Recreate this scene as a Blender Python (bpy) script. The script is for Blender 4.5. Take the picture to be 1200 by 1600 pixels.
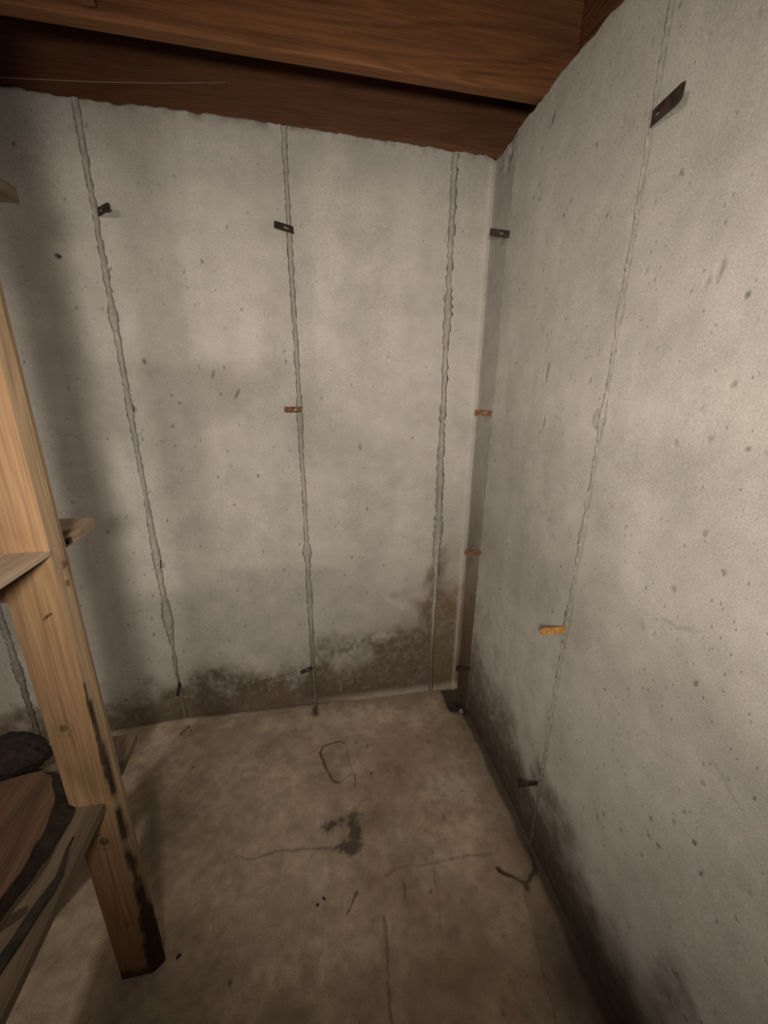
import bpy, bmesh, math, random
import numpy as np
from mathutils import Vector, Matrix

for o in list(bpy.data.objects):
    bpy.data.objects.remove(o)
SC = bpy.context.scene
COL = SC.collection

# ------------------------------------------------------------------ camera
CAM = (-0.7072, -1.6862, 1.5350)
PITCH, YAW, ROLL, FPX = 0.30712, 0.18239, 0.01124, 635.02
fw = Vector((math.sin(YAW)*math.cos(PITCH), math.cos(YAW)*math.cos(PITCH), -math.sin(PITCH)))
rt = Vector((math.cos(YAW), -math.sin(YAW), 0))
up = rt.cross(fw)
r2 = math.cos(ROLL)*rt + math.sin(ROLL)*up
u2 = -math.sin(ROLL)*rt + math.cos(ROLL)*up
cd = bpy.data.cameras.new('camera')
cam = bpy.data.objects.new('camera', cd)
COL.objects.link(cam)
M = Matrix((r2, u2, -fw)).transposed().to_4x4()
M.translation = Vector(CAM)
cam.matrix_world = M
cd.sensor_fit = 'VERTICAL'
cd.sensor_height = 24.0
cd.lens = FPX/1600*24.0
cd.clip_start = 0.02
SC.camera = cam

# ------------------------------------------------------------------ world, lamps, exposure
w = bpy.data.worlds.new('World')
SC.world = w
w.use_nodes = True
w.node_tree.nodes['Background'].inputs[0].default_value = (0.9, 0.85, 0.8, 1)
w.node_tree.nodes['Background'].inputs[1].default_value = 0.05


def lamp(name, loc, aim, power, cone, radius):
    d = bpy.data.lights.new(name, 'SPOT')
    d.energy = power
    d.color = (1.0, 0.90, 0.77)
    d.spot_size = math.radians(cone)
    d.spot_blend = 1.0
    d.shadow_soft_size = radius
    o = bpy.data.objects.new(name, d)
    o.location = loc
    o.rotation_euler = (Vector(aim)-Vector(loc)).to_track_quat('-Z', 'Y').to_euler()
    COL.objects.link(o)
    return o


# two shaded ceiling bulbs behind the rack, and a hand lamp held beside the camera
lamp('shaded_bulb_light', (-2.35, -2.25, 2.28), (-0.9, -1.1, 0.2), 58, 140, 0.05)
lamp('shaded_bulb_light', (-1.80, -2.05, 2.28), (-0.7, -0.9, 0.2), 46, 140, 0.05)
lamp('hand_lamp_light', (-0.80, -1.92, 1.59), (-0.34, -0.25, 1.26), 90, 116, 0.07)
SC.view_settings.view_transform = 'Standard'
SC.view_settings.look = 'None'
SC.view_settings.gamma = 1.0
SC.view_settings.use_curve_mapping = False
SC.view_settings.exposure = 0.0

H = 2.34


# ------------------------------------------------------------------ numpy noise
def vnoise(x, y, scale, seed):
    x = np.asarray(x, float)*scale + 1000.3
    y = np.asarray(y, float)*scale + 1000.7
    xi = np.floor(x).astype(np.int64)
    yi = np.floor(y).astype(np.int64)
    fx = x-xi
    fy = y-yi
    fx = fx*fx*(3-2*fx)
    fy = fy*fy*(3-2*fy)

    def h(a, b):
        n = (a*374761393 + b*668265263 + seed*974634777) & 0x7fffffff
        n = ((n ^ (n >> 13))*1274126177) & 0x7fffffff
        n = ((n ^ (n >> 16))*60493) & 0x7fffffff
        return (n % 65536)/65535.0
    return (h(xi, yi)*(1-fx)+h(xi+1, yi)*fx)*(1-fy)+(h(xi, yi+1)*(1-fx)+h(xi+1, yi+1)*fx)*fy


def fbm(x, y, scale, seed, octs=4):
    s, a, t = 0, 1.0, 0
    for k in range(octs):
        s = s+a*vnoise(x, y, scale*2**k, seed+k*17)
        t += a
        a *= 0.5
    return s/t


def sstep(a, b, v):
    t = np.clip((v-a)/(b-a), 0, 1)
    return t*t*(3-2*t)


def segdist(X, Y, pts, closed=False):
    d = np.full(X.shape, 9.0)
    n = len(pts)
    for i in range(n if closed else n-1):
        (ax, ay), (bx, by) = pts[i], pts[(i+1) % n]
        vx, vy = bx-ax, by-ay
        t = np.clip(((X-ax)*vx+(Y-ay)*vy)/(vx*vx+vy*vy+1e-12), 0, 1)
        d = np.minimum(d, np.hypot(X-ax-t*vx, Y-ay-t*vy))
    return d


def lerp3(c, col, m):
    return c*(1-m[..., None])+np.array(col)*m[..., None]


# ------------------------------------------------------------------ materials
def nodes(mat):
    mat.use_nodes = True
    nt = mat.node_tree
    return nt, nt.nodes, nt.links, nt.nodes['Principled BSDF']


def mix(nt, a, b, fac, mode='MULTIPLY'):
    m = nt.nodes.new('ShaderNodeMix')
    m.data_type = 'RGBA'
    m.blend_type = mode
    for sock, v in ((6, a), (7, b), (0, fac)):
        if hasattr(v, 'is_output'):
            nt.links.new(v, m.inputs[sock])
        else:
            m.inputs[sock].default_value = v
    return m.outputs[2]


def ramp(nt, src, stops):
    r = nt.nodes.new('ShaderNodeValToRGB')
    e = r.color_ramp.elements
    while len(e) < len(stops):
        e.new(0.5)
    for k, (p, c) in enumerate(stops):
        e[k].position = p
        e[k].color = c if len(c) == 4 else (*c, 1)
    nt.links.new(src, r.inputs[0])
    return r.outputs[0]


def grey(v):
    return (v, v, v, 1)


def concrete(name, rough=0.9, bump=0.16, speck=1.0):
    mat = bpy.data.materials.new(name)
    nt, N, L, B = nodes(mat)
    tc = N.new('ShaderNodeTexCoord')
    at = N.new('ShaderNodeAttribute')
    at.attribute_name = 'Col'
    n1 = N.new('ShaderNodeTexNoise')
    n1.inputs['Scale'].default_value = 9
    n1.inputs['Detail'].default_value = 8
    n1.inputs['Roughness'].default_value = 0.62
    L.new(tc.outputs['Object'], n1.inputs['Vector'])
    n2 = N.new('ShaderNodeTexNoise')
    n2.inputs['Scale'].default_value = 260
    n2.inputs['Detail'].default_value = 4
    L.new(tc.outputs['Object'], n2.inputs['Vector'])
    c = mix(nt, at.outputs['Color'], ramp(nt, n1.outputs[0], [(0.3, grey(0.84)), (0.72, grey(1.1))]), 1.0)
    c = mix(nt, c, ramp(nt, n2.outputs[0], [(0.25, grey(0.80)), (0.75, grey(1.14))]), 1.0)
    # fine air-hole specks, elongated a little
    mp = N.new('ShaderNodeMapping')
    mp.inputs['Scale'].default_value = (1.0, 1.0, 0.6)
    L.new(tc.outputs['Object'], mp.inputs['Vector'])
    vo = N.new('ShaderNodeTexVoronoi')
    vo.inputs['Scale'].default_value = 85
    L.new(mp.outputs[0], vo.inputs['Vector'])
    sep = N.new('ShaderNodeSeparateColor')
    L.new(vo.outputs['Color'], sep.inputs[0])
    th = N.new('ShaderNodeMath')
    th.operation = 'MULTIPLY_ADD'          # radius per cell
    L.new(sep.outputs[0], th.inputs[0])
    th.inputs[1].default_value = 0.9
    th.inputs[2].default_value = -0.69
    lt = N.new('ShaderNodeMath')
    lt.operation = 'LESS_THAN'
    L.new(vo.outputs['Distance'], lt.inputs[0])
    L.new(th.outputs[0], lt.inputs[1])
    c = mix(nt, c, mix(nt, c, grey(0.66), 1.0), lt.outputs[0], 'MIX') if speck else c
    L.new(c, B.inputs['Base Color'])
    B.inputs['Roughness'].default_value = rough
    B.inputs['Specular IOR Level'].default_value = 0.25
    bp = N.new('ShaderNodeBump')
    bp.inputs['Strength'].default_value = bump
    bp.inputs['Distance'].default_value = 0.004
    ad = N.new('ShaderNodeMath')
    ad.operation = 'ADD'
    L.new(n1.outputs[0], ad.inputs[0])
    sc = N.new('ShaderNodeMath')
    sc.operation = 'MULTIPLY'
    L.new(n2.outputs[0], sc.inputs[0])
    sc.inputs[1].default_value = 0.25
    L.new(sc.outputs[0], ad.inputs[1])
    sb = N.new('ShaderNodeMath')
    sb.operation = 'SUBTRACT'
    L.new(ad.outputs[0], sb.inputs[0])
    L.new(lt.outputs[0], sb.inputs[1])
    L.new(sb.outputs[0], bp.inputs['Height'])
    L.new(bp.outputs[0], B.inputs['Normal'])
    return mat


def wood(name, light, dark, axis=2, attr=False, ring=26.0, rough=0.75, contrast=1.0, off=(0, 0, 0)):
    mat = bpy.data.materials.new(name)
    nt, N, L, B = nodes(mat)
    tc = N.new('ShaderNodeTexCoord')
    mp = N.new('ShaderNodeMapping')
    s = [1.0, 1.0, 1.0]
    s[axis] = 0.10
    mp.inputs['Scale'].default_value = s
    mp.inputs['Location'].default_value = off
    L.new(tc.outputs['Object'], mp.inputs['Vector'])
    nz = N.new('ShaderNodeTexNoise')
    nz.inputs['Scale'].default_value = 5.0
    nz.inputs['Detail'].default_value = 2
    L.new(mp.outputs[0], nz.inputs['Vector'])
    mul = N.new('ShaderNodeMath')
    mul.operation = 'MULTIPLY'
    mul.inputs[1].default_value = ring
    L.new(nz.outputs[0], mul.inputs[0])
    fr = N.new('ShaderNodeMath')
    fr.operation = 'PINGPONG'
    fr.inputs[1].default_value = 1.0
    L.new(mul.outputs[0], fr.inputs[0])
    mp2 = N.new('ShaderNodeMapping')
    s2 = [260.0, 260.0, 260.0]
    s2[axis] = 7.0
    mp2.inputs['Scale'].default_value = s2
    L.new(tc.outputs['Object'], mp2.inputs['Vector'])
    fb = N.new('ShaderNodeTexNoise')
    fb.inputs['Scale'].default_value = 1.0
    fb.inputs['Detail'].default_value = 3
    L.new(mp2.outputs[0], fb.inputs['Vector'])
    k = 0.5*contrast
    g = ramp(nt, fr.outputs[0], [(0.0, (*[l*(1-k)+d*k for l, d in zip(light, dark)], 1)), (0.55, (*light, 1)), (1.0, (*[l*(1-k*1.6)+d*k*1.6 for l, d in zip(light, dark)], 1))])
    c = mix(nt, g, ramp(nt, fb.outputs[0], [(0.3, grey(0.72)), (0.7, grey(1.12))]), 1.0)
    if attr:
        at = N.new('ShaderNodeAttribute')
        at.attribute_name = 'Col'
        c = mix(nt, c, at.outputs['Color'], 1.0)
    L.new(c, B.inputs['Base Color'])
    B.inputs['Roughness'].default_value = rough
    B.inputs['Specular IOR Level'].default_value = 0.3
    bp = N.new('ShaderNodeBump')
    bp.inputs['Strength'].default_value = 0.25
    bp.inputs['Distance'].default_value = 0.002
    L.new(fb.outputs[0], bp.inputs['Height'])
    L.new(bp.outputs[0], B.inputs['Normal'])
    return mat


def rough_mat(name, c1, c2, scale=30, rough=0.9, bump=0.6, metallic=0.0):
    mat = bpy.data.materials.new(name)
    nt, N, L, B = nodes(mat)
    tc = N.new('ShaderNodeTexCoord')
    n = N.new('ShaderNodeTexNoise')
    n.inputs['Scale'].default_value = scale
    n.inputs['Detail'].default_value = 6
    L.new(tc.outputs['Object'], n.inputs['Vector'])
    L.new(ramp(nt, n.outputs[0], [(0.35, c1), (0.68, c2)]), B.inputs['Base Color'])
    B.inputs['Roughness'].default_value = rough
    B.inputs['Metallic'].default_value = metallic
    bp = N.new('ShaderNodeBump')
    bp.inputs['Strength'].default_value = bump
    bp.inputs['Distance'].default_value = 0.004
    L.new(n.outputs[0], bp.inputs['Height'])
    L.new(bp.outputs[0], B.inputs['Normal'])
    return mat


MAT_WALL = concrete('poured_concrete')
MAT_FLOOR = concrete('floor_concrete', rough=0.82, bump=0.2)
MAT_PLAIN = concrete('plain_concrete')
MAT_JOIST = wood('fir_joist', (0.205, 0.085, 0.033), (0.07, 0.025, 0.010), axis=0, ring=26, contrast=0.6)
MAT_RIM = wood('fir_rim', (0.130, 0.055, 0.025), (0.055, 0.021, 0.010), axis=0, ring=22, contrast=0.5, off=(3.1, 0.4, 1.7))  # base colour darkened for the shade the joist throws on the rim
MAT_RIMY = wood('fir_rim_side', (0.22, 0.09, 0.04), (0.08, 0.03, 0.015), axis=1, ring=22)
MAT_POST = wood('pine_upright', (0.33, 0.205, 0.11), (0.23, 0.128, 0.058), axis=2, attr=True, ring=24, contrast=0.45)
MAT_SHELF = wood('grey_plank', (0.34, 0.25, 0.17), (0.17, 0.115, 0.075), axis=1, ring=14, contrast=0.8)
MAT_SHELF2 = wood('thin_panel', (0.42, 0.32, 0.23), (0.24, 0.17, 0.12), axis=1, ring=8, contrast=0.6)
MAT_LOW = wood('brown_plank', (0.165, 0.122, 0.083), (0.085, 0.060, 0.038), axis=1, ring=16, contrast=0.8)
MAT_LEDGER = wood('pink_ledger', (0.46, 0.24, 0.15), (0.26, 0.11, 0.06), axis=0, ring=20)
MAT_SLAB = wood('slab_face', (0.145, 0.082, 0.050), (0.065, 0.034, 0.021), axis=1, ring=12, contrast=0.9)
MAT_BARK = rough_mat('bark', (0.013, 0.009, 0.006), (0.045, 0.028, 0.018), 40)
MAT_LUMP = rough_mat('dark_log', (0.006, 0.004, 0.003), (0.026, 0.016, 0.011), 55, bump=1.0)
MAT_STEEL = rough_mat('dark_steel', (0.022, 0.014, 0.011), (0.070, 0.042, 0.030), 60, rough=0.6, bump=0.3, metallic=0.2)
MAT_RUSTY = rough_mat('brown_rust', (0.10, 0.045, 0.018), (0.26, 0.13, 0.05), 90, rough=0.85, bump=0.4)
MAT_ORANGE = rough_mat('orange_rust', (0.30, 0.13, 0.025), (0.52, 0.27, 0.06), 90, rough=0.85, bump=0.4)
MAT_SUB = wood('subfloor', (0.20, 0.10, 0.05), (0.08, 0.04, 0.02), axis=1, ring=10)
MAT_WEB = rough_mat('cobweb', (0.5, 0.45, 0.4), (0.6, 0.55, 0.5), 10)
MAT_TWIG = rough_mat('twig', (0.03, 0.02, 0.012), (0.2, 0.14, 0.09), 60)


# ------------------------------------------------------------------ mesh helpers
def link(name, me, mat=None, parent=None):
    o = bpy.data.objects.new(name, me)
    COL.objects.link(o)
    if mat:
        me.materials.append(mat)
    if parent:
        o.parent = parent
    return o


def tag(o, label=None, cat=None, group=None, kind=None):
    if label:
        o['label'] = label
    if cat:
        o['category'] = cat
    if group:
        o['group'] = group
    if kind:
        o['kind'] = kind
    return o


def grid_mesh(name, Pts, C, flip=False, smooth=True):
    """Pts (rows, cols, 3); C (rows, cols, 3) linear colours"""
    R_, K_, _ = Pts.shape
    me = bpy.data.meshes.new(name)
    me.vertices.add(R_*K_)
    me.vertices.foreach_set('co', Pts.reshape(-1).astype(np.float32))
    idx = np.arange(R_*K_).reshape(R_, K_)
    q = np.stack([idx[:-1, :-1], idx[:-1, 1:], idx[1:, 1:], idx[1:, :-1]], -1).reshape(-1, 4)
    if flip:
        q = q[:, ::-1]
    n = len(q)
    me.loops.add(n*4)
    me.loops.foreach_set('vertex_index', q.reshape(-1).astype(np.int32))
    me.polygons.add(n)
    me.polygons.foreach_set('loop_start', np.arange(0, n*4, 4, dtype=np.int32))
    me.polygons.foreach_set('loop_total', np.full(n, 4, dtype=np.int32))
    me.polygons.foreach_set('use_smooth', np.full(n, smooth))
    a = me.color_attributes.new('Col', 'FLOAT_COLOR', 'POINT')
    rgba = np.concatenate([np.clip(C, 0, 1), np.ones((R_, K_, 1))], -1).astype(np.float32)
    a.data.foreach_set('color', rgba.reshape(-1))
    me.update()
    me.validate()
    return me


def paint_plain(me, c):
    a = me.color_attributes.new('Col', 'FLOAT_COLOR', 'POINT')
    a.data.foreach_set('color', np.tile(np.array([*c, 1], np.float32), len(me.vertices)))


def box_bm(bm, x0, x1, y0, y1, z0, z1, bevel=0.0):
    r = bmesh.ops.create_cube(bm, size=1.0)
    for v in r['verts']:
        v.co = Vector(((x0+x1)/2+v.co.x*(x1-x0), (y0+y1)/2+v.co.y*(y1-y0), (z0+z1)/2+v.co.z*(z1-z0)))
    if bevel:
        es = list({e for v in r['verts'] for e in v.link_edges})
        bmesh.ops.bevel(bm, geom=es, offset=bevel, segments=2, affect='EDGES', profile=0.5)


def box(name, x0, x1, y0, y1, z0, z1, mat, parent=None, bevel=0.003, rotz=0.0):
    bm = bmesh.new()
    box_bm(bm, x0, x1, y0, y1, z0, z1, bevel)
    me = bpy.data.meshes.new(name)
    c = Vector(((x0+x1)/2, (y0+y1)/2, z0))
    for v in bm.verts:
        v.co -= c
    bm.to_mesh(me)
    bm.free()
    o = link(name, me, mat, parent)
    o.location = c - (parent.location if parent else Vector((0, 0, 0)))
    o.rotation_euler.z = rotz
    return o


def prism(name, poly, z0, z1, mat, parent=None, poly_top=None, mat_side=None, seg=0):
    """poly counter-clockwise seen from above"""
    bm = bmesh.new()
    pt = poly_top or poly
    b = [bm.verts.new((x, y, z0)) for x, y in poly]
    t = [bm.verts.new((x, y, z1)) for x, y in pt]
    bm.faces.new(list(reversed(b)))
    bm.faces.new(t)
    n = len(b)
    for i in range(n):
        f = bm.faces.new((b[i], b[(i+1) % n], t[(i+1) % n], t[i]))
        if mat_side:
            f.material_index = 1
    bmesh.ops.recalc_face_normals(bm, faces=bm.faces)
    me = bpy.data.meshes.new(name)
    bm.to_mesh(me)
    bm.free()
    o = link(name, me, mat, parent)
    if mat_side:
        me.materials.append(mat_side)
    if parent:
        o.location = -parent.location
    return o


# ------------------------------------------------------------------ the walls
CONC = np.array([0.450, 0.425, 0.390])
STAIN = (0.115, 0.082, 0.054)


def axis(fine0, fine1, step, coarse):
    a = np.arange(fine0, fine1+1e-6, step)
    return np.array(sorted(set(np.round(np.concatenate([a, coarse]), 5))))


def pits(U, Z, h, C, rng, n, u0, u1, z0, z1, extra=()):
    lst = [(rng.uniform(u0, u1), rng.uniform(z0, z1), rng.uniform(0.0024, 0.0048), rng.uniform(1.0, 2.4), rng.uniform(-0.6, 0.6), rng.uniform(0.2, 0.6)) for _ in range(n)]
    lst += list(extra)
    us, zs = U[0], Z[:, 0]
    for (u, z, r, e, tl, dk) in lst:
        R_ = r*e*2.5
        i0, i1 = np.searchsorted(us, [u-R_, u+R_])
        j0, j1 = np.searchsorted(zs, [z-R_, z+R_])
        if i1 <= i0 or j1 <= j0:
            continue
        du = U[j0:j1, i0:i1]-u
        dz = Z[j0:j1, i0:i1]-z
        a = du*math.cos(tl)+dz*math.sin(tl)
        b = -du*math.sin(tl)+dz*math.cos(tl)
        m = 1-sstep(0.55, 1.15, np.hypot(a/r, b/(r*e)))
        h[j0:j1, i0:i1] -= m*r*0.3
        C[j0:j1, i0:i1] *= (1-m*dk)[..., None]


rng = random.Random(7)
# --- wall_back: surface y = 0, room on the -y side
ux = axis(-2.16, 0.0, 0.0042, np.array([-3.25, -3.0, -2.7, -2.4, -2.3, -2.2, 0.05, 0.2]))
zz = axis(0.0, 2.36, 0.0042, np.array([-0.06, -0.03]))
U, Z = np.meshgrid(ux, zz)
topb = np.interp(U, [-3.2, -1.55, -1.356, -1.025, -0.745, -0.411, -0.037, 0], [2.37, 2.357, 2.348, 2.348, 2.341, 2.332, 2.322, 2.312])
topb = topb + (vnoise(U, U*0, 30, 3)-0.5)*0.006 + (vnoise(U, U*0, 90, 4)-0.5)*0.004 - 0.006*np.clip(vnoise(U, U*0, 14, 9)-0.72, 0, 1)/0.28
Zr = np.where(Z > 0, Z*topb/2.36, Z)
h = (fbm(U, Zr, 2.2, 11, 3)-0.5)*0.008 + (fbm(U, Zr, 22, 21, 3)-0.5)*0.0016
C = np.ones(U.shape+(3,))*CONC*1.08
blot = fbm(U, Zr*0.7, 3.0, 31, 4)
C *= (0.86+0.28*blot)[..., None]
# slightly darker towards the top, and trowel streaks
C *= (1-0.16*sstep(2.10, 2.33, Zr+0.12*(fbm(U, Zr, 5, 41)-0.5)))[..., None]
stre = vnoise(U, Zr*0.06, 40, 51)*0.6+vnoise(U, Zr*0.1, 110, 52)*0.4
C *= (0.965+0.07*stre)[..., None]
# damp, dirty foot of the wall
thr = np.interp(U, [-2.1, -1.55, -1.3, -1.0, -0.7, -0.39, -0.2, -0.13, -0.06, 0.0], [0.10, 0.17, 0.22, 0.20, 0.24, 0.34, 0.50, 0.66, 0.54, 0.50])
nse = fbm(U, Zr, 9, 61, 5)-0.5
st = 1-sstep(-0.55, 0.55, (Zr-thr)/(0.10+0.35*thr)+nse*2.4)
fine = fbm(U, Zr, 55, 71, 3)
st = st*np.clip(0.25+1.5*fine, 0, 1)
C = lerp3(C, STAIN, np.clip(st*0.92, 0, 1))
C = lerp3(C, (0.17, 0.128, 0.088), 0.58*(1-sstep(-0.2, 1.6, (Zr+0.25*nse)/np.maximum(thr, 0.1)-0.4)))
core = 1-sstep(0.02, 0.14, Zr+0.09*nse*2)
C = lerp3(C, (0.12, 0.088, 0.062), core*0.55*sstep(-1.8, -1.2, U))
# black-ish cluster right of the second seam and blotches right of the first tie
for cu, cz, r_ in ((-0.60, 0.30, 0.13), (-0.42, 0.33, 0.12), (-1.22, 0.21, 0.11), (-1.05, 0.15, 0.16), (-0.86, 0.17, 0.12)):
    m = np.exp(-((U-cu)/r_)**2-((Zr-cz)/(r_*0.45))**2)*np.clip(fine*2.6-0.75, 0, 1)
    C = lerp3(C, (0.095, 0.070, 0.050), m*0.6)
# rust-brown tint in the corner strip
m = sstep(-0.14, -0.12, U)*(1-sstep(0.25, 1.05, Zr+nse*0.5))
C = lerp3(C, (0.20, 0.145, 0.075), m*0.5)
# lighter rubbed patch and the diagonal light streak between shelf shadows, painted pale
for (a, b, c_, d_) in ((-0.50, 1.93, -0.40, 1.97), (-0.56, 0.70, -0.30, 0.50)):
    m = 1-sstep(0.003, 0.012, segdist(U, Zr, [(a, b), (c_, d_)]))
    C = lerp3(C, (0.56, 0.53, 0.49), m*0.35)
# mortar fillet at the foot near the corner
f = sstep(-0.86, -0.45, U)*(1-sstep(0.006, 0.040, Zr+0.016*(vnoise(U, U*0, 12, 5)-0.5)))*(Zr > -0.01)
h += f*0.016
C = lerp3(C, (0.42, 0.37, 0.31), f*0.8)
# corner bead and mottled darkening along the top edge
cb = np.exp(-((U+0.012)/0.009)**2)
h += cb*0.004
C = lerp3(C, (0.50, 0.46, 0.40), cb*0.6)
tp = np.exp(-((2.345-Zr+(topb-2.345))/0.022)**2)*np.clip(fbm(U, Zr, 40, 81)*2-0.7, 0, 1)
C *= (1-0.45*tp)[..., None]
pits(U, Zr, h, C, rng, 520, -2.1, -0.01, 0.05, 2.3,
     [(-1.49, 1.92, 0.008, 1.5, 1.2, 0.85), (-1.28, 1.60, 0.008, 1.5, 0.2, 0.6), (-0.97, 1.49, 0.006, 4.0, -0.5, 0.5), (-1.05, 1.56, 0.006, 3.5, -0.3, 0.4),
      (-0.12, 2.18, 0.006, 2, 0, 0.7), (-0.50, 1.28, 0.008, 1.8, 0, 0.4), (-1.62, 0.95, 0.01, 1.4, 0.4, 0.5)])
P_ = np.stack([U, -h, Zr], -1)
top_edge = P_[-1:].copy()
top_edge[..., 1] = 0.20
bot_edge = P_[:1].copy()
bot_edge[..., 1] = 0.20
P_ = np.concatenate([P_, top_edge, bot_edge])
C_ = np.concatenate([C, C[-1:], C[:1]])
REL_B = (ux.copy(), Zr.copy(), h.copy())
wall_back = link('wall_back', grid_mesh('wall_back', P_, C_), MAT_WALL)
tag(wall_back, kind='structure')

# --- wall_right: surface x = 0, room on the -x side; U is world y
uy = axis(-1.52, 0.0, 0.0042, np.array([-3.45, -3.0, -2.6, -2.2, -1.9, -1.7, -1.6, 0.05]))
U, Z = np.meshgrid(uy, zz)
topr = np.interp(U, [-3.4, -0.625, -0.534, -0.403, -0.273, -0.053, 0], [2.34, 2.330, 2.334, 2.336, 2.326, 2.308, 2.312])
topr = topr + (vnoise(U, U*0, 16, 103)-0.5)*0.014 + (vnoise(U, U*0, 60, 104)-0.5)*0.007
Zr = np.where(Z > 0, Z*topr/2.36, Z)
h = (fbm(U, Zr, 2.4, 111, 3)-0.5)*0.009 + (fbm(U, Zr, 22, 121, 3)-0.5)*0.0016
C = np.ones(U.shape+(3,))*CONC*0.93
C *= (0.86+0.28*fbm(U, Zr*0.7, 3.2, 131, 4))[..., None]
stre = vnoise(U, Zr*0.06, 34, 151)*0.6+vnoise(U, Zr*0.1, 110, 152)*0.4
C *= (0.965+0.07*stre)[..., None]
C *= (1-0.12*sstep(2.05, 2.33, Zr+0.15*(fbm(U, Zr, 5, 141)-0.5)))[..., None]
nse = fbm(U, Zr, 8, 161, 5)-0.5
fine = fbm(U, Zr, 50, 171, 3)
thr = np.interp(U, [-1.45, -1.2, -1.03, -0.90, -0.80, -0.755, -0.71, -0.57, -0.36, -0.21, -0.13, 0], [0.24, 0.24, 0.25, 0.28, 0.31, 0.36, 0.22, 0.30, 0.36, 0.42, 0.52, 0.50])
st = 1-sstep(-0.5, 0.5, (Zr-thr)/(0.17+0.30*thr)+nse*1.9)
st *= np.clip(0.45+1.0*fine, 0, 1)
C = lerp3(C, (0.120, 0.085, 0.057), np.clip(st*0.82, 0, 1))
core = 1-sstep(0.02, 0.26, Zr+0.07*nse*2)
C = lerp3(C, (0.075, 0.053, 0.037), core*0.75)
# brown strip between corner and inner seam
strip = sstep(-0.168, -0.160, U)
C *= (1-0.19*strip)[..., None]
m = strip*(1-sstep(0.40, 1.35, Zr+nse*0.4))
C = lerp3(C, (0.140, 0.098, 0.055), m*0.85)
m = strip*np.exp(-((Zr-0.22)/0.14)**2)
C = lerp3(C, (0.10, 0.07, 0.045), m*0.6)
h -= strip*0.004
cb = np.exp(-((U+0.010)/0.008)**2)
C = lerp3(C, (0.50, 0.46, 0.40), cb*0.5)
# patched tie hole with a ring on the big seam
d = np.hypot(U+0.772, Zr-1.455)
m = np.exp(-(d/0.020)**2)
h += m*0.004
C *= (1-0.25*np.exp(-((d-0.020)/0.006)**2))[..., None]
# chipped place under the joists by the corner
m = np.exp(-((U+0.10)/0.06)**2-((Zr-2.27)/0.035)**2)*np.clip(fbm(U, Zr, 45, 191)*3-1.1, 0, 1)
h -= m*0.012
C *= (1-0.5*m)[..., None]
# hairline cracks
for pts in ([(-1.13, 0.95), (-1.22, 0.88), (-1.30, 0.83)], [(-1.02, 1.09), (-1.10, 1.075), (-1.15, 1.10)]):
    m = (1-sstep(0.0012, 0.0040, segdist(U, Zr+0.006*(fbm(U, Zr, 25, 5)-0.5)*4, pts)))*np.clip(vnoise(U, Zr, 30, 8)*2-0.4, 0, 1)
    C *= (1-0.22*m)[..., None]
pits(U, Zr, h, C, rng, 240, -1.5, -0.02, 0.15, 2.3,
     [(-1.009, 1.728, 0.008, 2.2, 0.1, 0.22), (-0.99, 1.713, 0.006, 1.6, 0.2, 0.2), (-1.083, 1.54, 0.0065, 1.4, 0.7, 0.30), (-1.066, 1.446, 0.006, 1.2, 0, 0.3),
      (-1.067, 1.145, 0.007, 1.3, 0, 0.25), (-1.101, 1.278, 0.006, 1.2, 0, 0.3), (-0.383, 2.241, 0.007, 2.4, 0.3, 0.55), (-0.51, 1.574, 0.007, 4.5, 0.05, 0.4),
      (-0.528, 1.426, 0.008, 2.5, 0.1, 0.3), (-1.24, 0.68, 0.006, 1.3, 0, 0.6), (-1.15, 0.62, 0.005, 1.3, 0.5, 0.5), (-1.18, 0.58, 0.006, 1.2, 0.4, 0.5)])
P_ = np.stack([-h, U, Zr], -1)
te = P_[-1:].copy()
te[..., 0] = 0.20
be = P_[:1].copy()
be[..., 0] = 0.20
P_ = np.concatenate([P_, te, be])
C_ = np.concatenate([C, C[-1:], C[:1]])
REL_R = (uy.copy(), Zr.copy(), h.copy())
wall_right = link('wall_right', grid_mesh('wall_right', P_, C_, flip=True), MAT_WALL)
tag(wall_right, kind='structure')

# --- plain walls out of view, closing the room
for nm, a in (('wall_left', (-3.40, -3.20, -3.40, 0.0)), ('wall_front', (-3.20, 0.0, -3.60, -3.40))):
    o = box(nm, a[0], a[1], a[2], a[3], -0.02, 2.34, MAT_PLAIN, bevel=0)
    paint_plain(o.data, CONC*0.9)
    tag(o, kind='structure')


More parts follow.
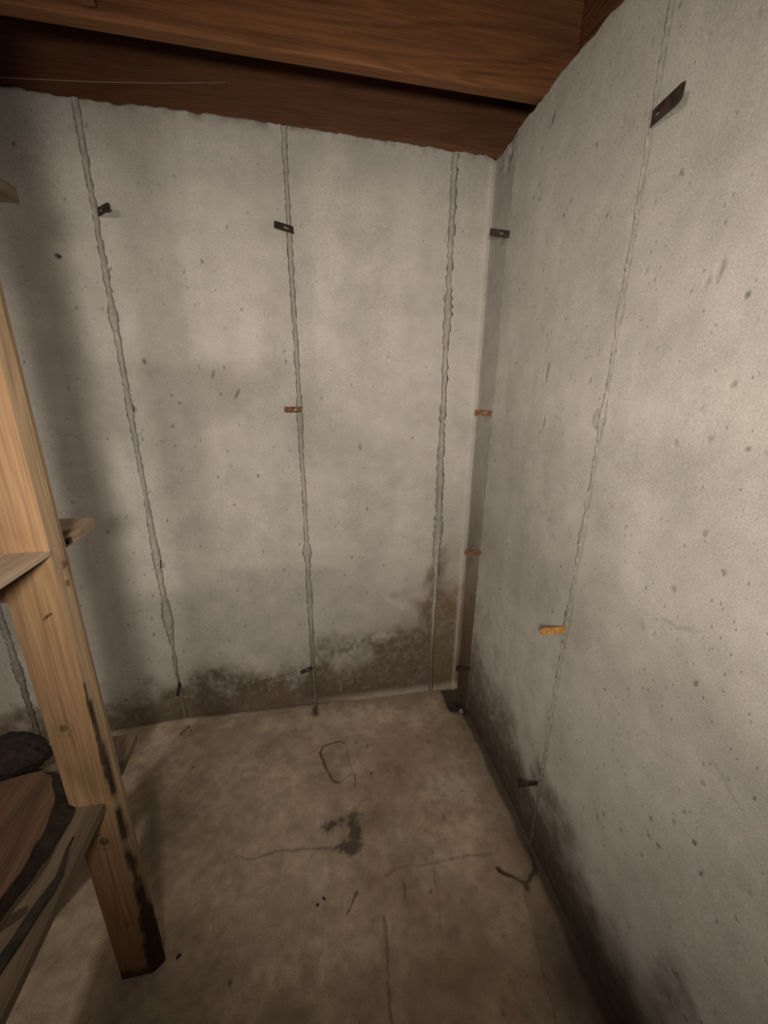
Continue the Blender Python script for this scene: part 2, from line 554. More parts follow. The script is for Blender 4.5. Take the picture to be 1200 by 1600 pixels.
# --- irregular seams left by the form panels: parts of the walls
def seam(wall, rel, base, tdir, ndir, z1, wid, seed, bulges=(), dark=0.62, hgt=0.0022, wob=0.003, lean=0.0, foot=0.0, rag=0.42):
    zs = np.arange(foot, z1, 0.005)
    off = np.array([-1.0, -0.80, -0.50, -0.2, 0.15, 0.5, 0.80, 1.0])
    Zs, O = np.meshgrid(zs, off, indexing='ij')
    half = wid*(0.75+0.5*fbm(Zs, Zs*0, 9, seed, 3))*0.5
    for bz, bw, bl in bulges:
        half = half + bw*np.exp(-((Zs-bz)/bl)**2)
    jag = (vnoise(Zs, O, 70, seed+3)-0.5)*wid*rag
    ctr = (fbm(Zs, Zs*0, 3, seed+7, 3)-0.5)*wob*2 + lean*(Zs/z1-0.5)
    T = ctr+O*half+jag*(np.abs(O) > 0.7)
    prof = np.array([-1.0, 0.25, 0.9, 0.6, 0.75, 1.0, 0.25, -1.0])
    hh = prof[None, :]*hgt*(0.5+1.0*fbm(Zs, O*0.02, 35, seed+5, 3)) + (vnoise(Zs, O*0.06, 120, seed+8)-0.5)*0.0040
    hh[:, 0] = -0.0015
    hh[:, -1] = -0.0015
    hh[:, 1:-1] += 0.0012
    tone = np.array([dark, dark*0.95, 0.88, 1.0, 0.96, 0.86, dark*0.95, dark])[None, :]*(0.70+0.3*fbm(Zs, O*0.05, 25, seed+9, 3)+0.26*vnoise(Zs, O, 110, seed+19))*0.93
    Cc = CONC[None, None, :]*tone[..., None]*np.array([0.92, 0.92, 0.90])
    foot_m = (1-sstep(0.10, 0.55, Zs))
    Cc = Cc*(1-foot_m[..., None])+Cc*np.array([0.52, 0.46, 0.40])*foot_m[..., None]
    b, t, n = (np.array(v, float) for v in (base, tdir, ndir))
    Pp = b+T[..., None]*t+hh[..., None]*n+Zs[..., None]*np.array([0, 0, 1.0])
    us_, zr_, h_ = rel
    u_w = (Pp[..., 0] if abs(n[1]) > 0.5 else Pp[..., 1])
    iu = np.clip(np.searchsorted(us_, u_w), 0, len(us_)-1)
    iz = np.clip(np.searchsorted(zr_[:, len(us_)//2], Zs), 0, len(zr_)-1)
    Pp = Pp+h_[iz, iu][..., None]*n
    flip = np.dot(np.cross(t, [0, 0, 1.0]), n) < 0
    return link('seam_ridge', grid_mesh('seam_ridge', Pp, Cc, flip=flip), MAT_WALL, wall)


NB, TB = (0, -1, 0), (1, 0, 0)
seam(wall_back, REL_B, (-1.352, 0, 0), TB, NB, 2.345, 0.021, 201, [(1.745, 0.010, 0.03), (1.436, 0.006, 0.03), (0.86, 0.008, 0.12), (0.55, 0.014, 0.07), (0.22, -0.004, 0.12)], 0.50, lean=-0.012)
seam(wall_back, REL_B, (-0.741, 0, 0), TB, NB, 2.338, 0.021, 202, [(1.43, 0.004, 0.05), (0.82, 0.012, 0.03), (0.60, 0.004, 0.1)], 0.52, lean=-0.006)
seam(wall_back, REL_B, (-0.147, 0, 0), TB, NB, 2.320, 0.024, 203, [(1.80, 0.008, 0.08), (1.1, 0.006, 0.2), (0.85, 0.010, 0.10), (0.4, -0.004, 0.2)], 0.62, hgt=0.0045, wob=0.008, lean=-0.012, rag=0.6)
seam(wall_back, REL_B, (-1.962, 0, 0), TB, NB, 2.34, 0.026, 204, [(0.35, 0.008, 0.06)], 0.50)
NR, TR = (-1, 0, 0), (0, -1, 0)
seam(wall_right, REL_R, (0, -0.782, 0), TR, NR, 2.33, 0.015, 205, [(1.70, 0.006, 0.04), (1.46, 0.007, 0.03), (1.15, 0.006, 0.05), (0.88, 0.008, 0.06)], 0.60, hgt=0.003)
seam(wall_right, REL_R, (0, -0.166, 0), TR, NR, 2.30, 0.008, 206, [], 0.72, hgt=0.0035, wob=0.003)

# ------------------------------------------------------------------ floor
fx = axis(-1.62, 0.03, 0.0042, np.array([-3.3, -3.0, -2.6, -2.3, -2.1, -1.9, -1.75]))
fy = axis(-1.36, 0.02, 0.0042, np.array([-3.5, -3.0, -2.6, -2.2, -1.9, -1.7, -1.5]))
X, Y = np.meshgrid(fx, fy)
fz = np.interp(X, [-2.2, -1.97, -1.665, -1.34, -0.9, 0], [-0.04, -0.036, -0.007, 0.016, 0.004, 0.0])*np.exp(np.minimum(Y, 0)/0.22)
hf = fz+(fbm(X, Y, 2.5, 301, 3)-0.5)*0.006+(fbm(X, Y, 18, 302, 3)-0.5)*0.0016
FC = np.array([0.430, 0.340, 0.255])
C = np.ones(X.shape+(3,))*FC
C *= (0.58+0.84*fbm(X, Y, 5.0, 311, 5))[..., None]
red = np.clip(fbm(X, Y, 6, 321, 4)*2.6-1.15, 0, 1)*sstep(-1.1, -0.3, X)
C = lerp3(C, (0.27, 0.170, 0.115), red*0.55)
pale = np.clip(fbm(X, Y, 7, 331, 4)*2.6-1.25, 0, 1)
C = lerp3(C, (0.42, 0.365, 0.30), pale*0.45)
fine = fbm(X, Y, 45, 341, 3)
C *= (0.74+0.52*fine)[..., None]*(0.8+0.4*fbm(X, Y, 14, 345, 4))[..., None]


def blob(cx, cy, rx, ry, col, a, hard=1.0, nz=0.5, seed=5):
    global C
    d_ = np.hypot((X-cx)/rx, (Y-cy)/ry)+nz*(fbm(X, Y, 20, seed, 4)-0.5)*2
    m_ = 1-sstep(1-0.6/hard, 1+0.2, d_)
    C = lerp3(C, col, m_*a)
    return m_


def line(pts, wd, col, a, depth=0.0, closed=False, jit=0.012, seed=9, breakup=0.0):
    global C, hf
    jx = (fbm(X, Y, 28, seed, 3)-0.5)*jit
    jy = (fbm(X, Y, 28, seed+40, 3)-0.5)*jit
    d_ = segdist(X+jx, Y+jy, pts, closed)
    ww = wd*(0.5+vnoise(X, Y, 30, seed+80))
    m_ = 1-sstep(ww*0.5, ww*1.3, d_)
    if breakup:
        m_ = m_*np.clip(vnoise(X, Y, 22, seed+90)*2.2-breakup, 0, 1)
    C = lerp3(C, col, m_*a)
    hf = hf-m_*depth


DK = (0.050, 0.036, 0.026)
# pale worn patches
blob(-0.88, -0.84, 0.12, 0.10, (0.43, 0.37, 0.30), 0.55, 1.6, 0.35, 11)
blob(-0.70, -0.16, 0.10, 0.08, (0.42, 0.36, 0.28), 0.4, 1, 0.5, 12)
blob(-0.40, -0.30, 0.12, 0.10, (0.38, 0.31, 0.24), 0.35, 1, 0.6, 13)
blob(-1.12, -0.14, 0.16, 0.12, (0.40, 0.34, 0.27), 0.30, 1, 0.5, 14)
# brown patches
blob(-0.36, -0.22, 0.09, 0.06, (0.20, 0.12, 0.085), 0.35, 1, 0.8, 15)
blob(-0.30, -0.36, 0.25, 0.14, (0.22, 0.145, 0.10), 0.30, 1, 0.8, 16)
blob(-0.50, -0.55, 0.22, 0.12, (0.19, 0.135, 0.095), 0.30, 1, 0.8, 17)
blob(-0.64, -1.10, 0.5, 0.12, (0.20, 0.145, 0.10), 0.35, 1, 0.6, 18)
blob(-1.33, -0.08, 0.10, 0.04, (0.28, 0.16, 0.09), 0.4, 1, 0.7, 19)
# dark smears in the middle
rough_n = fbm(X, Y, 38, 361, 5)
sm = 0
for cx, cy, rx, ry, a_ in ((-0.685, -0.605, 0.045, 0.024, 1.0), (-0.608, -0.640, 0.022, 0.060, 1.1), (-0.625, -0.700, 0.030, 0.022, 1.0), (-0.66, -0.685, 0.05, 0.014, 0.7), (-0.645, -0.65, 0.09, 0.08, 0.42), (-0.60, -0.585, 0.03, 0.02, 0.5)):
    sm = sm+a_*np.exp(-((X-cx)/rx)**2-((Y-cy)/ry)**2)
rough_n = rough_n*0.5+fbm(X, Y, 95, 371, 3)*0.5
m = np.clip((sm*0.50+rough_n-0.74)*3.2, 0, 1)
C = lerp3(C, (0.050, 0.036, 0.030), m*0.9)
C = lerp3(C, (0.16, 0.12, 0.095), np.clip(sm, 0, 1)*0.35)
# scored rectangle
line([(-0.721, -0.29), (-0.706, -0.259), (-0.635, -0.247), (-0.610, -0.262)], 0.0045, (0.10, 0.07, 0.04), 0.85, 0.003, seed=31)
line([(-0.721, -0.29), (-0.700, -0.375), (-0.672, -0.438), (-0.650, -0.446)], 0.0050, (0.09, 0.06, 0.035), 0.9, 0.003, seed=32)
line([(-0.650, -0.446), (-0.592, -0.410), (-0.602, -0.30), (-0.610, -0.262)], 0.0035, (0.15, 0.11, 0.07), 0.45, 0.001, seed=33)
line([(-0.585, -0.42), (-0.590, -0.47)], 0.004, (0.12, 0.08, 0.05), 0.6, seed=34)
# cracks and cold joints
line([(-1.02, -0.655), (-0.947, -0.670), (-0.85, -0.662), (-0.689, -0.685)], 0.004, (0.13, 0.10, 0.07), 0.55, 0.001, seed=35)
line([(-0.53, -0.80), (-0.483, -0.782), (-0.36, -0.79), (-0.25, -0.785), (-0.153, -0.800)], 0.004, (0.14, 0.105, 0.075), 0.45, 0.0006, seed=36)
line([(-0.50, -0.775), (-0.36, -0.780), (-0.25, -0.772), (-0.14, -0.785)], 0.006, (0.38, 0.31, 0.24), 0.22, -0.0005, seed=37)
line([(-0.548, -0.90), (-0.556, -0.98), (-0.566, -1.10), (-0.575, -1.3)], 0.004, (0.12, 0.09, 0.06), 0.55, 0.001, seed=38)
line([(-0.365, -0.81), (-0.375, -0.90), (-0.39, -0.96)], 0.003, (0.14, 0.10, 0.07), 0.35, seed=39)
line([(-0.10, -0.92), (-0.13, -1.05), (-0.16, -1.19)], 0.003, (0.15, 0.11, 0.08), 0.45, seed=40)
line([(-0.45, -0.43), (-0.32, -0.46), (-0.20, -0.46)], 0.006, (0.10, 0.07, 0.05), 0.5, seed=41, breakup=0.8)
line([(-0.62, -0.83), (-0.655, -0.87)], 0.005, DK, 0.7, seed=42)
line([(-0.47, -0.83), (-0.475, -0.87)], 0.004, DK, 0.6, seed=43)
line([(-1.16, -0.26), (-1.02, -0.40)], 0.0025, (0.42, 0.38, 0.33), 0.4, seed=44)
# lifted crescent beside the right wall
line([(-0.152, -0.838), (-0.126, -0.866), (-0.094, -0.888), (-0.062, -0.889), (-0.034, -0.872), (-0.018, -0.84), (-0.012, -0.78)], 0.0065, DK, 0.95, 0.006, jit=0.016, seed=45)
blob(-0.085, -0.905, 0.014, 0.02, DK, 0.9, 1, 0.7, 46)
blob(-0.150, -0.845, 0.010, 0.012, DK, 0.9, 1, 0.7, 47)
# open joint and dirt along the right wall
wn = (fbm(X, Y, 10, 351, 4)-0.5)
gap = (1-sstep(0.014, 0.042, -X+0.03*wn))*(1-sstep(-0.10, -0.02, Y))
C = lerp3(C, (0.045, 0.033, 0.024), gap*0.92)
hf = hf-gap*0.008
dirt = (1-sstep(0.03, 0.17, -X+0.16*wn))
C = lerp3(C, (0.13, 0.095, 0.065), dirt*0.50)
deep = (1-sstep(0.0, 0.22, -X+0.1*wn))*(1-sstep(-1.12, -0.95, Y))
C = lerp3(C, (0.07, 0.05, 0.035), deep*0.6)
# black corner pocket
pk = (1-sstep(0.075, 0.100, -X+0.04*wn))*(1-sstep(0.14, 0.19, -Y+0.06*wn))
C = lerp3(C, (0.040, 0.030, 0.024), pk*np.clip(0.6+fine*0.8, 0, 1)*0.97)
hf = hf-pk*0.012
# dark line along the back wall
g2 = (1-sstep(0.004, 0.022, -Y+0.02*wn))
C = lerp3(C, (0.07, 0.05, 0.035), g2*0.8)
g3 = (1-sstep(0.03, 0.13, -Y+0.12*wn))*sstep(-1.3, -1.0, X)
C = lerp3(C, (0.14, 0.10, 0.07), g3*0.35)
blob(-0.735, -0.050, 0.024, 0.050, (0.05, 0.038, 0.028), 0.85, 1, 0.7, 52)
blob(-0.71, -0.045, 0.012, 0.022, (0.40, 0.34, 0.28), 0.6, 1, 0.7, 53)
rg = random.Random(4)
for _ in range(46):
    r_ = rg.uniform(0.0035, 0.008)
    x_, y_ = rg.uniform(-1.4, -0.05), rg.uniform(-1.25, -0.05)
    i0, i1 = np.searchsorted(fx, [x_-0.03, x_+0.03])
    j0, j1 = np.searchsorted(fy, [y_-0.03, y_+0.03])
    d_ = np.hypot(X[j0:j1, i0:i1]-x_, (Y[j0:j1, i0:i1]-y_)*rg.uniform(0.5, 1.2))
    m_ = 1-sstep(r_*0.5, r_*1.2, d_)
    C[j0:j1, i0:i1] *= (1-0.6*m_*rg.uniform(0.4, 1))[..., None]
floor = link('floor', grid_mesh('floor', np.stack([X, Y, hf], -1), C), MAT_FLOOR)
tag(floor, kind='structure')

# ------------------------------------------------------------------ ceiling timbers
ceil = box('ceiling', -3.4, 0.30, -3.6, 0.20, 2.575, 2.60, MAT_SUB, bevel=0)
tag(ceil, kind='structure')
rim = box('rim_joist', -3.3, 0.14, 0.012, 0.050, 2.318, 2.575, MAT_RIM)
tag(rim, 'dark reddish-brown timber lying along the top of the back concrete wall', 'beam')
rims = box('rim_joist', 0.112, 0.150, -3.5, 0.012, 2.318, 2.575, MAT_RIMY)
tag(rims, 'dark timber above the right concrete wall, closing the ends of the joists', 'beam')
SLOPE = math.radians(2.0)


def joist(yc):
    bm = bmesh.new()
    box_bm(bm, -1.7, 1.7, -0.021, 0.021, 0, 0.236, 0.005)
    me = bpy.data.meshes.new('ceiling_joist')
    bm.to_mesh(me)
    bm.free()
    o = link('ceiling_joist', me, MAT_JOIST)
    o.location = (-1.59, yc, 2.338)
    o.rotation_euler.z = SLOPE
    return o


j1 = joist(-0.3265)
tag(j1, 'orange-brown ceiling joist crossing the top of the photo with a pale lower edge', 'beam')
for k in range(1, 7):
    o = j1.copy()
    o.location.y -= 0.43*k
    COL.objects.link(o)
    o.name = 'joist'
    for key in ('label', 'category'):
        del o[key]
    o.parent = ceil
    o.location -= ceil.location
bl = box('joist_blocking', -1.185, -1.145, -0.700, -0.342, 2.352, 2.57, MAT_RIMY)
tag(bl, 'short timber block butting against the joist at the top left edge', 'block')

# cobweb strand on the rim timber
pts = [Vector(p) for p in ((-1.75, -0.004, 2.362), (-1.536, -0.006, 2.368), (-1.30, -0.008, 2.383), (-1.105, -0.006, 2.402), (-0.918, 0.004, 2.43))]
bm = bmesh.new()
prev = None
for i, p in enumerate(pts):
    rr_ = 0.0009*(1-0.6*i/4)
    ring = [bm.verts.new(p+Vector((0, math.cos(a)*rr_, math.sin(a)*rr_))) for a in (0, 2.094, 4.189)]
    if prev:
        for k in range(3):
            bm.faces.new((prev[k], prev[(k+1) % 3], ring[(k+1) % 3], ring[k]))
    prev = ring
me = bpy.data.meshes.new('cobweb_strand')
bm.to_mesh(me)
bm.free()
web = link('cobweb_strand', me, MAT_WEB)
tag(web, 'thin pale cobweb thread hanging across the dark timber above the back wall', 'cobweb')


# ------------------------------------------------------------------ form ties (flat steel strips with a slot)
def tie(base, d0, d1, hdir, label, mat=MAT_STEEL, length=0.073, height=0.022, slot=True, thick=0.003, bend=0.022, slot_at=0.40):
    d0 = Vector(d0).normalized()
    d1 = Vector(d1).normalized()
    hd = Vector(hdir).normalized()
    emb = 0.022
    # centre line
    S = [-emb+(length+emb)*i/60 for i in range(61)]
    pos, dirs = [], []
    p = -d0*emb
    for i, s in enumerate(S):
        t = min(max((s+0.002)/bend, 0), 1)
        t = t*t*(3-2*t)
        d = (d0*(1-t)+d1*t).normalized()
        if i:
            p = p+d*(S[i]-S[i-1])
        pos.append(p.copy())
        dirs.append(d)

    def at(s, hh, th):
        f = (s+emb)/(length+emb)*60
        i = min(max(int(f), 0), 59)
        a = f-i
        c = pos[i].lerp(pos[i+1], a)
        d = dirs[i].lerp(dirs[i+1], a).normalized()
        hv = (hd-d*hd.dot(d)).normalized()
        return c+hv*hh+d.cross(hv)*th
    cs = length*slot_at
    n = 40
    outer, inner = [], []
    for k in range(n):
        a = 2*math.pi*(k+0.5)/n
        ca, sa = math.cos(a), math.sin(a)
        # superellipse-like rounded rectangle around the slot centre, unequal halves
        sx = (length-cs) if ca > 0 else (cs+emb)
        sc = min(1/max(abs(ca), 1e-6), 1/max(abs(sa), 1e-6))
        ox, oy = ca*sc, sa*sc
        if abs(ox) > 0.9 and abs(oy) > 0.9:
            ox *= 0.97
            oy *= 0.95
        outer.append((cs+ox*sx, oy*height/2))
        inner.append((cs+0.0085*ca*(abs(ca)**-0.25 if abs(ca) > 1e-3 else 1), 0.0036*sa*(abs(sa)**-0.3 if abs(sa) > 1e-3 else 1)))
    bm = bmesh.new()
    # intermediate rings let the strip bend smoothly
    rings = []
    for f in (0.0, 0.25, 0.5, 0.75, 1.0):
        rings.append([(i_[0]*(1-f)+o_[0]*f, i_[1]*(1-f)+o_[1]*f) for i_, o_ in zip(inner, outer)])
    fr = [[bm.verts.new(at(s, q, thick/2)) for s, q in r] for r in rings]
    bk = [[bm.verts.new(at(s, q, -thick/2)) for s, q in r] for r in rings]
    for k in range(n):
        m_ = (k+1) % n
        for j in range(4):
            bm.faces.new((fr[j][k], fr[j+1][k], fr[j+1][m_], fr[j][m_]))
            bm.faces.new((bk[j][k], bk[j][m_], bk[j+1][m_], bk[j+1][k]))
        bm.faces.new((fr[4][k], bk[4][k], bk[4][m_], fr[4][m_]))
        if slot:
            bm.faces.new((fr[0][k], fr[0][m_], bk[0][m_], bk[0][k]))
    if not slot:
        bm.faces.new(fr[0])
        bm.faces.new(list(reversed(bk[0])))
    bmesh.ops.recalc_face_normals(bm, faces=bm.faces)
    me = bpy.data.meshes.new('form_tie')
    bm.to_mesh(me)
    bm.free()
    o = link('form_tie', me, mat)
    o.location = base
    tag(o, label, 'metal tie', 'steel form ties left in the concrete walls')
    return o


Zv = (0, 0, 1)
tie((-1.346, 0, 2.050), (0.2, -1, 0.02), (0.80, -0.60, 0.10), Zv, 'dark steel tie bent to the right near the top of the leftmost wall seam', slot_at=0.30, length=0.070)
tie((-0.730, 0, 2.040), (-0.3, -1, 0.1), (-0.93, -0.36, 0.08), (0.0, 0.1, 1), 'dark slotted tie bent to the left near the top of the back wall middle seam', slot_at=0.42)
tie((-0.732, 0, 1.432), (-0.5, -1, 0), (-0.93, -0.37, 0.02), Zv, 'brown slotted tie halfway up the back wall middle seam', MAT_RUSTY, slot_at=0.38)
tie((-0.738, 0, 0.218), (-0.5, -1, 0), (-0.90, -0.40, -0.02), (-0.15, 0.35, 1), 'dark tie slanting down near the foot of the back wall middle seam', height=0.018, slot_at=0.5, length=0.068)
tie((-1.340, 0, 0.213), (-0.1, -1, -0.3), (-0.12, -0.62, -0.70), (-0.35, -0.75, 0.60), 'thin dark tie bent downward near the foot of the leftmost wall seam', height=0.018, length=0.06, slot_at=0.5)
tie((-1.343, 0, 1.436), (0.3, -1, 0), (0.5, -0.85, 0), Zv, 'short rusty reddish tie stub halfway up the leftmost wall seam', MAT_RUSTY, length=0.016, height=0.020, slot=False, bend=0.012)
tie((-1.337, 0, 0.812), (0.1, -1, 0), (0.25, -0.95, 0), (0.1, 0, 1), 'small dark tie stub on the leftmost seam above the damp stain', length=0.022, height=0.026, slot=False, bend=0.015)
tie((0, -0.170, 2.026), (-1, -0.02, 0.03), (-1, -0.04, 0.03), Zv, 'dark slotted tie sticking out straight near the top of the room corner', slot_at=0.42)
tie((0, -0.163, 1.428), (-1, 0, 0.03), (-1, -0.01, 0.05), Zv, 'brown slotted tie sticking out of the corner strip at mid height', MAT_RUSTY, slot_at=0.42, height=0.021)
tie((0, -0.170, 0.842), (-1, 0, 0.03), (-1, 0, 0.07), Zv, 'brown slotted tie sticking out of the corner strip below mid height', MAT_RUSTY, slot_at=0.42, height=0.020)
tie((0, -0.168, 0.242), (-1, 0, 0.03), (-1, 0, 0.07), Zv, 'dark tie low in the stained corner strip just above the floor', MAT_STEEL, slot=False, height=0.018)
tie((0, -0.780, 2.043), (-0.9, -0.5, 0), (-0.17, -0.98, -0.03), Zv, 'large dark tie bent flat along the upper right wall seam', length=0.102, height=0.026, slot_at=0.30)
tie((0, -0.779, 0.861), (-1, 0, 0.0), (-1, 0, 0.03), Zv, 'bright orange rusty tie on the right wall seam', MAT_ORANGE, slot=False, height=0.021, length=0.080)
tie((0, -0.768, 0.255), (-1, 0, 0.05), (-1, 0, 0.10), Zv, 'dark tie in the damp stain at the foot of the right wall seam', MAT_STEEL, slot=False, height=0.017, length=0.074)

# ------------------------------------------------------------------ wooden storage rack on the left
rack = bpy.data.objects.new('storage_rack', None)
rack.location = (-1.20, -0.90, 0)
COL.objects.link(rack)
tag(rack, 'wooden storage rack with a pale pine upright and rough plank shelves', 'shelf')


def upright(x1, yf, seed, stains):
    """waned board: front face at y = yf, right side at x = x1"""
    zs = np.arange(0.0, 2.336, 0.0035)
    fxs = np.arange(x1-0.100, x1-0.0135, 0.0030)
    nF = len(fxs)
    # perimeter (counter-clockwise from back-left): back-left, front-left .. front, wane, right, back-right
    per = [('bl', 0)] + [('f', v) for v in fxs] + [('w', t) for t in (0.0, 0.25, 0.5, 0.75, 1.0)] + [('r', 0.5), ('br', 0)] + [('bl', 1)]
    Pp = np.zeros((len(zs), len(per), 3))
    Cc = np.ones((len(zs), len(per), 3))
    wane = 0.011+0.013*(1-sstep(0.15, 1.1, zs))+0.004*(fbm(zs, zs*0, 6, seed, 3)-0.5)
    for k, (kind, v) in enumerate(per):
        if kind == 'bl':
            xx, yy = x1-0.100, yf+0.028
            Pp[:, k] = np.stack([zs*0+xx, zs*0+yy, zs], -1)
        elif kind == 'f':
            e = (v-fxs[0])/(fxs[-1]-fxs[0])
            xx = fxs[0]+e*(x1-wane-fxs[0])
            Pp[:, k] = np.stack([xx, zs*0+yf, zs], -1)
        elif kind == 'w':
            xx = x1-wane+wane*v
            yy = yf+0.019*v**1.2
            Pp[:, k] = np.stack([xx, zs*0+yy, zs], -1)
        elif kind == 'r':
            Pp[:, k] = np.stack([zs*0+x1, zs*0+yf+0.024, zs], -1)
        else:
            Pp[:, k] = np.stack([zs*0+x1, zs*0+yf+0.028, zs], -1)
    if stains:
        Xp, Zp = Pp[..., 0]+np.clip(Pp[..., 1]-yf, 0, 1), Pp[..., 2]
        isw = np.array([k in ('w', 'r', 'br') for k, _ in per])[None, :]
        # dim bounce-lit tone of the waned side painted in: greyer, greener
        Cc = np.where(isw[..., None], Cc*np.array([0.80, 0.90, 1.0]), Cc)
        # knots
        for kx, kz, r_, dk in ((-1.2345, 0.847, 0.0085, 0.65), (-1.218, 0.511, 0.011, 0.78), (-1.216, 0.215, 0.005, 0.6), (-1.153, 1.206, 0.0080, 0.8)):
            d = np.hypot(Xp-kx, (Zp-kz)*0.85)
            m = 1-sstep(r_*0.8, r_*1.15, d)
            Cc = lerp3(Cc, (0.22, 0.16, 0.13), m*dk)
            ring = np.exp(-((d-r_*1.9)/(r_*0.5))**2)*0.14
            Cc *= (1-ring)[..., None]
        # short gouges
        for a, b, wd in (((-1.214, 1.104), (-1.201, 1.114), 0.0022), ((-1.158, 1.178), (-1.152, 1.160), 0.002), ((-1.232, 0.53), (-1.224, 0.535), 0.0015)):
            m = 1-sstep(wd*0.6, wd*1.5, segdist(Xp, Zp, [a, b]))
            Cc = lerp3(Cc, (0.16, 0.10, 0.07), m*0.9)
        # dark bark streak along the wane, widening to the foot
        n1 = fbm(Zp, Xp, 26, 400, 4)
        n2 = vnoise(Zp, Xp*0.3, 14, 420)
        cx = np.interp(Zp, [0.0, 0.15, 0.4, 0.75, 0.95], [-1.161, -1.162, -1.168, -1.172, -1.176])
        wd = np.interp(Zp, [0.0, 0.10, 0.22, 0.26, 0.40, 0.55, 0.70, 0.90, 0.96], [0.038, 0.036, 0.025, 0.016, 0.010, 0.012, 0.010, 0.005, 0.0])
        cut = np.where(Zp < 0.24, 1.0, np.clip(n2*3.2-0.30, 0, 1))
        m = (1-sstep(0.7, 1.25, np.abs(Xp-cx)/np.maximum(wd, 1e-4)+(n1-0.5)*1.0))*cut*(Zp < 0.965)
        Cc = lerp3(Cc, (0.06, 0.05, 0.045), m*0.95)
        # wet dark foot
        m = 1-sstep(0.02, 0.05, Zp+0.05*(n1-0.5)+0.25*np.clip(-1.225-Xp, 0, 1))
        Cc = lerp3(Cc, (0.15, 0.11, 0.10), m*0.85)
        # pinkish lower half
        m = 1-sstep(0.1, 0.7, Zp)
        Cc = Cc*(1-m[..., None]*np.array([0.05, 0.14, 0.20]))
    me = grid_mesh('upright', Pp, Cc, smooth=False)
    o = link('upright', me, MAT_POST, rack)
    o.location = -rack.location
    return o


post = upright(-1.1655, -0.9135, 77, True)
p2 = upright(-1.1655, -2.30, 78, False)
for sx in (-0.44,):
    for src in (post, p2):
        o = src.copy()
        COL.objects.link(o)
        o.location.x += sx

XB = -1.62
YE = -2.36
# middle shelf: rough plank end behind the upright, thin panel in front of it
pl = prism('shelf_board', [(XB, -0.8835), (-1.187, -0.8835), (-1.182, -0.80), (-1.186, -0.729), (-1.26, -0.726), (XB, -0.726)], 1.221, 1.243, MAT_SHELF, rack)
prism('knot', [(-1.181+0.0012*0, -0.8475), (-1.1805, -0.8365), (-1.1835, -0.8365), (-1.184, -0.8475)], 1.2265, 1.2375, MAT_BARK, rack)
prism('shelf_panel', [(XB, YE), (-1.174, YE), (-1.174, -0.9150), (XB, -0.9150)], 1.2335, 1.2400, MAT_SHELF2, rack)
box('ledger', XB, -1.20, -0.8845, -0.862, 1.128, 1.220, MAT_LEDGER, rack, 0.002)
box('ledger', XB, -1.20, -0.8845, -0.862, 0.560, 0.609, MAT_LEDGER, rack, 0.002)
box('ledger', XB, -1.20, -0.8845, -0.862, 1.735, 1.823, MAT_LEDGER, rack, 0.002)
# upper shelf
prism('shelf_board', [(XB, YE), (-1.178, YE), (-1.178, -0.918), (-1.268, -0.918), (-1.268, -0.8835), (-1.178, -0.8835), (-1.178, -0.765), (-1.184, -0.752), (-1.30, -0.757), (XB, -0.757)], 1.825, 1.844, MAT_LOW, rack)
# lower shelf: outer plank notched around the upright and an inner plank
prism('shelf_board', [(-1.300, YE), (-1.1955, YE), (-1.1955, -0.9165), (-1.268, -0.9165), (-1.268, -0.8825), (-1.194, -0.8825), (-1.198, -0.722), (-1.300, -0.722)], 0.6105, 0.630, MAT_LOW, rack)
prism('shelf_board', [(XB, YE), (-1.304, YE), (-1.304, -0.724), (XB, -0.724)], 0.6105, 0.629, MAT_LOW, rack)

# ------------------------------------------------------------------ things on the lower shelf
SZ = 0.6305
slab = bpy.data.objects.new('wood_slab', None)
slab.location = (-1.36, -1.0, SZ)
COL.objects.link(slab)
tag(slab, 'brown bark-edged wood slab lying on the lower shelf', 'wood slab')
top = [(-1.52, -1.30), (-1.335, -1.28), (-1.290, -1.14), (-1.268, -1.06), (-1.272, -0.985), (-1.285, -0.92), (-1.328, -0.852), (-1.360, -0.838), (-1.43, -0.848), (-1.52, -0.86)]
bot = [(-1.53, -1.31), (-1.325, -1.29), (-1.281, -1.14), (-1.258, -1.055), (-1.246, -0.975), (-1.256, -0.90), (-1.300, -0.838), (-1.345, -0.812), (-1.43, -0.832), (-1.53, -0.85)]


def densify(poly, n, amp, seed):
    out = []
    for i, (a, b) in enumerate(zip(poly, poly[1:]+poly[:1])):
        for k in range(n):
            t = k/n
            x, y = a[0]*(1-t)+b[0]*t, a[1]*(1-t)+b[1]*t
            nx, ny = b[1]-a[1], -(b[0]-a[0])
            l = math.hypot(nx, ny)
            d = (float(vnoise(np.array(x), np.array(y), 45, seed))-0.5)*amp
            out.append((x+nx/l*d, y+ny/l*d))
    return out


dt, db = densify(top, 6, 0.006, 3), densify(bot, 6, 0.012, 5)
prism('slab_face', dt, SZ+0.030, SZ+0.034, MAT_SLAB, slab)
prism('bark_edge', db, SZ, SZ+0.0302, MAT_BARK, slab, poly_top=dt)

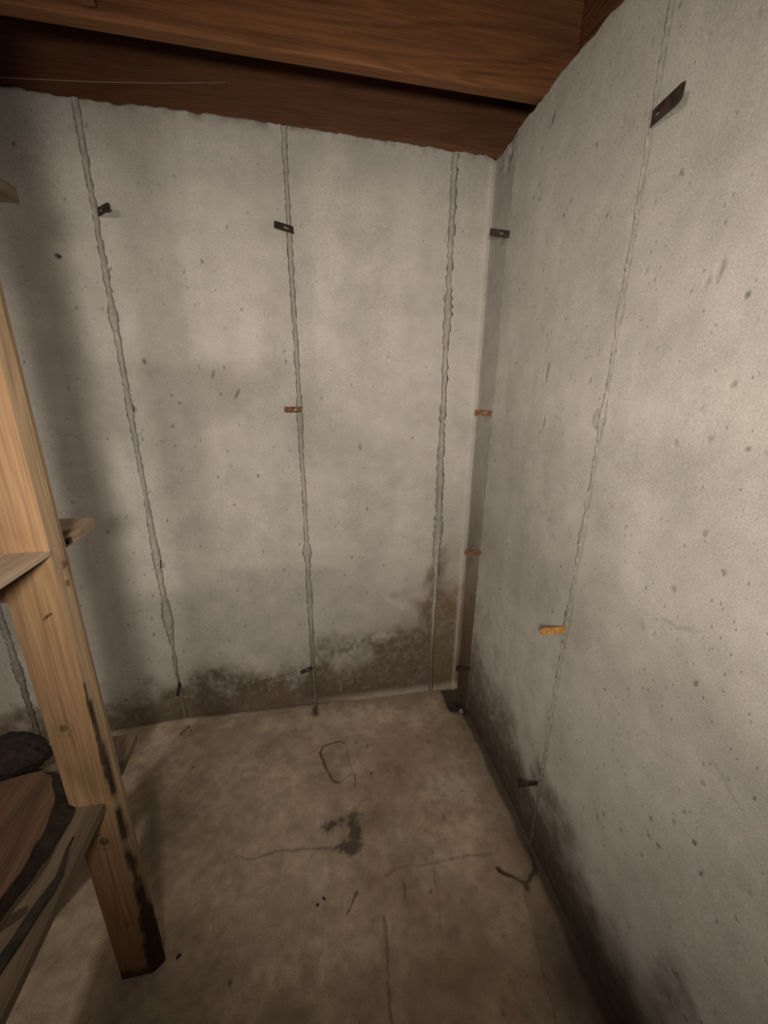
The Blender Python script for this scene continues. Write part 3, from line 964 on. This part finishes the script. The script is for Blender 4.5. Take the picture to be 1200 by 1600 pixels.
# dark rough log lump
bm = bmesh.new()
bmesh.ops.create_icosphere(bm, subdivisions=5, radius=1.0)
for v in bm.verts:
    c = v.co.normalized()
    a, b = math.atan2(c.y, c.x), c.z
    n_ = float(fbm(np.array(a*1.3+5), np.array(b*1.5), 2.0, 9, 4))-0.5
    n3 = float(fbm(np.array(c.x*3+c.z), np.array(c.y*3), 3.0, 19, 3))-0.5
    r_ = 1+0.28*n_+0.22*n3
    v.co = Vector((c.x*r_*0.085, c.y*r_*0.052, max(c.z*r_*0.050, -0.038)))
me = bpy.data.meshes.new('log_chunk')
bm.to_mesh(me)
bm.free()
for p in me.polygons:
    p.use_smooth = True
lump = link('log_chunk', me, MAT_LUMP)
lump.location = (-1.452, -0.783, SZ+0.0375)
tag(lump, 'rough blackish log chunk at the back end of the lower shelf', 'log')

# crooked dark bark strip
ctr = [(-1.224, -0.985, 0.0012), (-1.2245, -1.004, 0.0018), (-1.219, -1.030, 0.003), (-1.213, -1.058, 0.0055), (-1.216, -1.080, 0.009), (-1.224, -1.110, 0.0095), (-1.230, -1.150, 0.0095), (-1.240, -1.190, 0.0105), (-1.252, -1.25, 0.011), (-1.268, -1.34, 0.008)]
L_, R_ = [], []
for i, (x, y, hw) in enumerate(ctr):
    a = ctr[max(i-1, 0)]
    b = ctr[min(i+1, len(ctr)-1)]
    dx, dy = b[0]-a[0], b[1]-a[1]
    l = math.hypot(dx, dy)
    L_.append((x+dy/l*hw, y-dx/l*hw))
    R_.append((x-dy/l*hw, y+dx/l*hw))
poly = L_+R_[::-1]
s = prism('bark_strip', poly, SZ, SZ+0.004, MAT_BARK)
tag(s, 'crooked dark bark strip lying along the front plank of the lower shelf', 'bark')
# small offcut resting on the slab side
s = prism('wood_offcut', [(-1.315, -1.150), (-1.262, -1.128), (-1.256, -1.140), (-1.300, -1.175)], SZ+0.0345, SZ+0.045, MAT_SHELF)
s.location.x -= 0.012
tag(s, 'small pale wood offcut on the lower shelf at the left edge', 'offcut')


# ------------------------------------------------------------------ bits on the floor
def chip(x, y, lx, ly, rot, label, mat=MAT_BARK, hgt=0.006, name='bark_chip', grp='crumbs on the concrete floor'):
    n = 9
    rr = random.Random(int(x*1000)+int(y*777))
    bot_, top_ = [], []
    for k in range(n):
        a = 2*math.pi*k/n
        r_ = rr.uniform(0.75, 1.1)
        px, py = math.cos(a)*lx*r_, math.sin(a)*ly*r_
        qx, qy = px*math.cos(rot)-py*math.sin(rot), px*math.sin(rot)+py*math.cos(rot)
        bot_.append((qx, qy))
        top_.append((qx*0.6, qy*0.6))
    o = prism(name, bot_, 0, hgt, mat, poly_top=top_)
    i, j = np.searchsorted(fx, x), np.searchsorted(fy, y)
    o.location = (x, y, float(hf[min(j, len(fy)-1), min(i, len(fx)-1)])-0.0005)
    tag(o, label, 'debris', grp)
    return o


chip(-1.330, -0.775, 0.010, 0.005, 1.1, 'dark crumb on the floor just left of the pine upright')
chip(-1.130, -0.890, 0.009, 0.004, 0.6, 'dark crumb on the floor right of the foot of the pine upright')
chip(-0.745, -0.838, 0.006, 0.004, 0.3, 'tiny dark crumb on the floor below the dark smear')
chip(-0.725, -0.825, 0.008, 0.003, 2.2, 'small curled dark crumb on the floor below the dark smear')
chip(-0.030, -0.165, 0.018, 0.012, 0.4, 'pale mortar chunk on the floor in the black room corner', rough_mat('mortar', (0.2, 0.17, 0.14), (0.34, 0.30, 0.25), 60), 0.014, 'mortar_chunk')
bm = bmesh.new()
r = bmesh.ops.create_cone(bm, cap_ends=True, segments=8, radius1=0.003, radius2=0.0018, depth=0.055)
for v in bm.verts:
    v.co.x += 0.004*math.sin(v.co.z*60)
me = bpy.data.meshes.new('twig')
bm.to_mesh(me)
bm.free()
tw = link('twig', me, MAT_TWIG)
tw.rotation_euler = (math.radians(90), 0, math.radians(-38))
tw.location = (-1.325, -0.085, 0.0165)
tag(tw, 'short dark twig on the floor at the foot of the leftmost wall seam', 'twig')
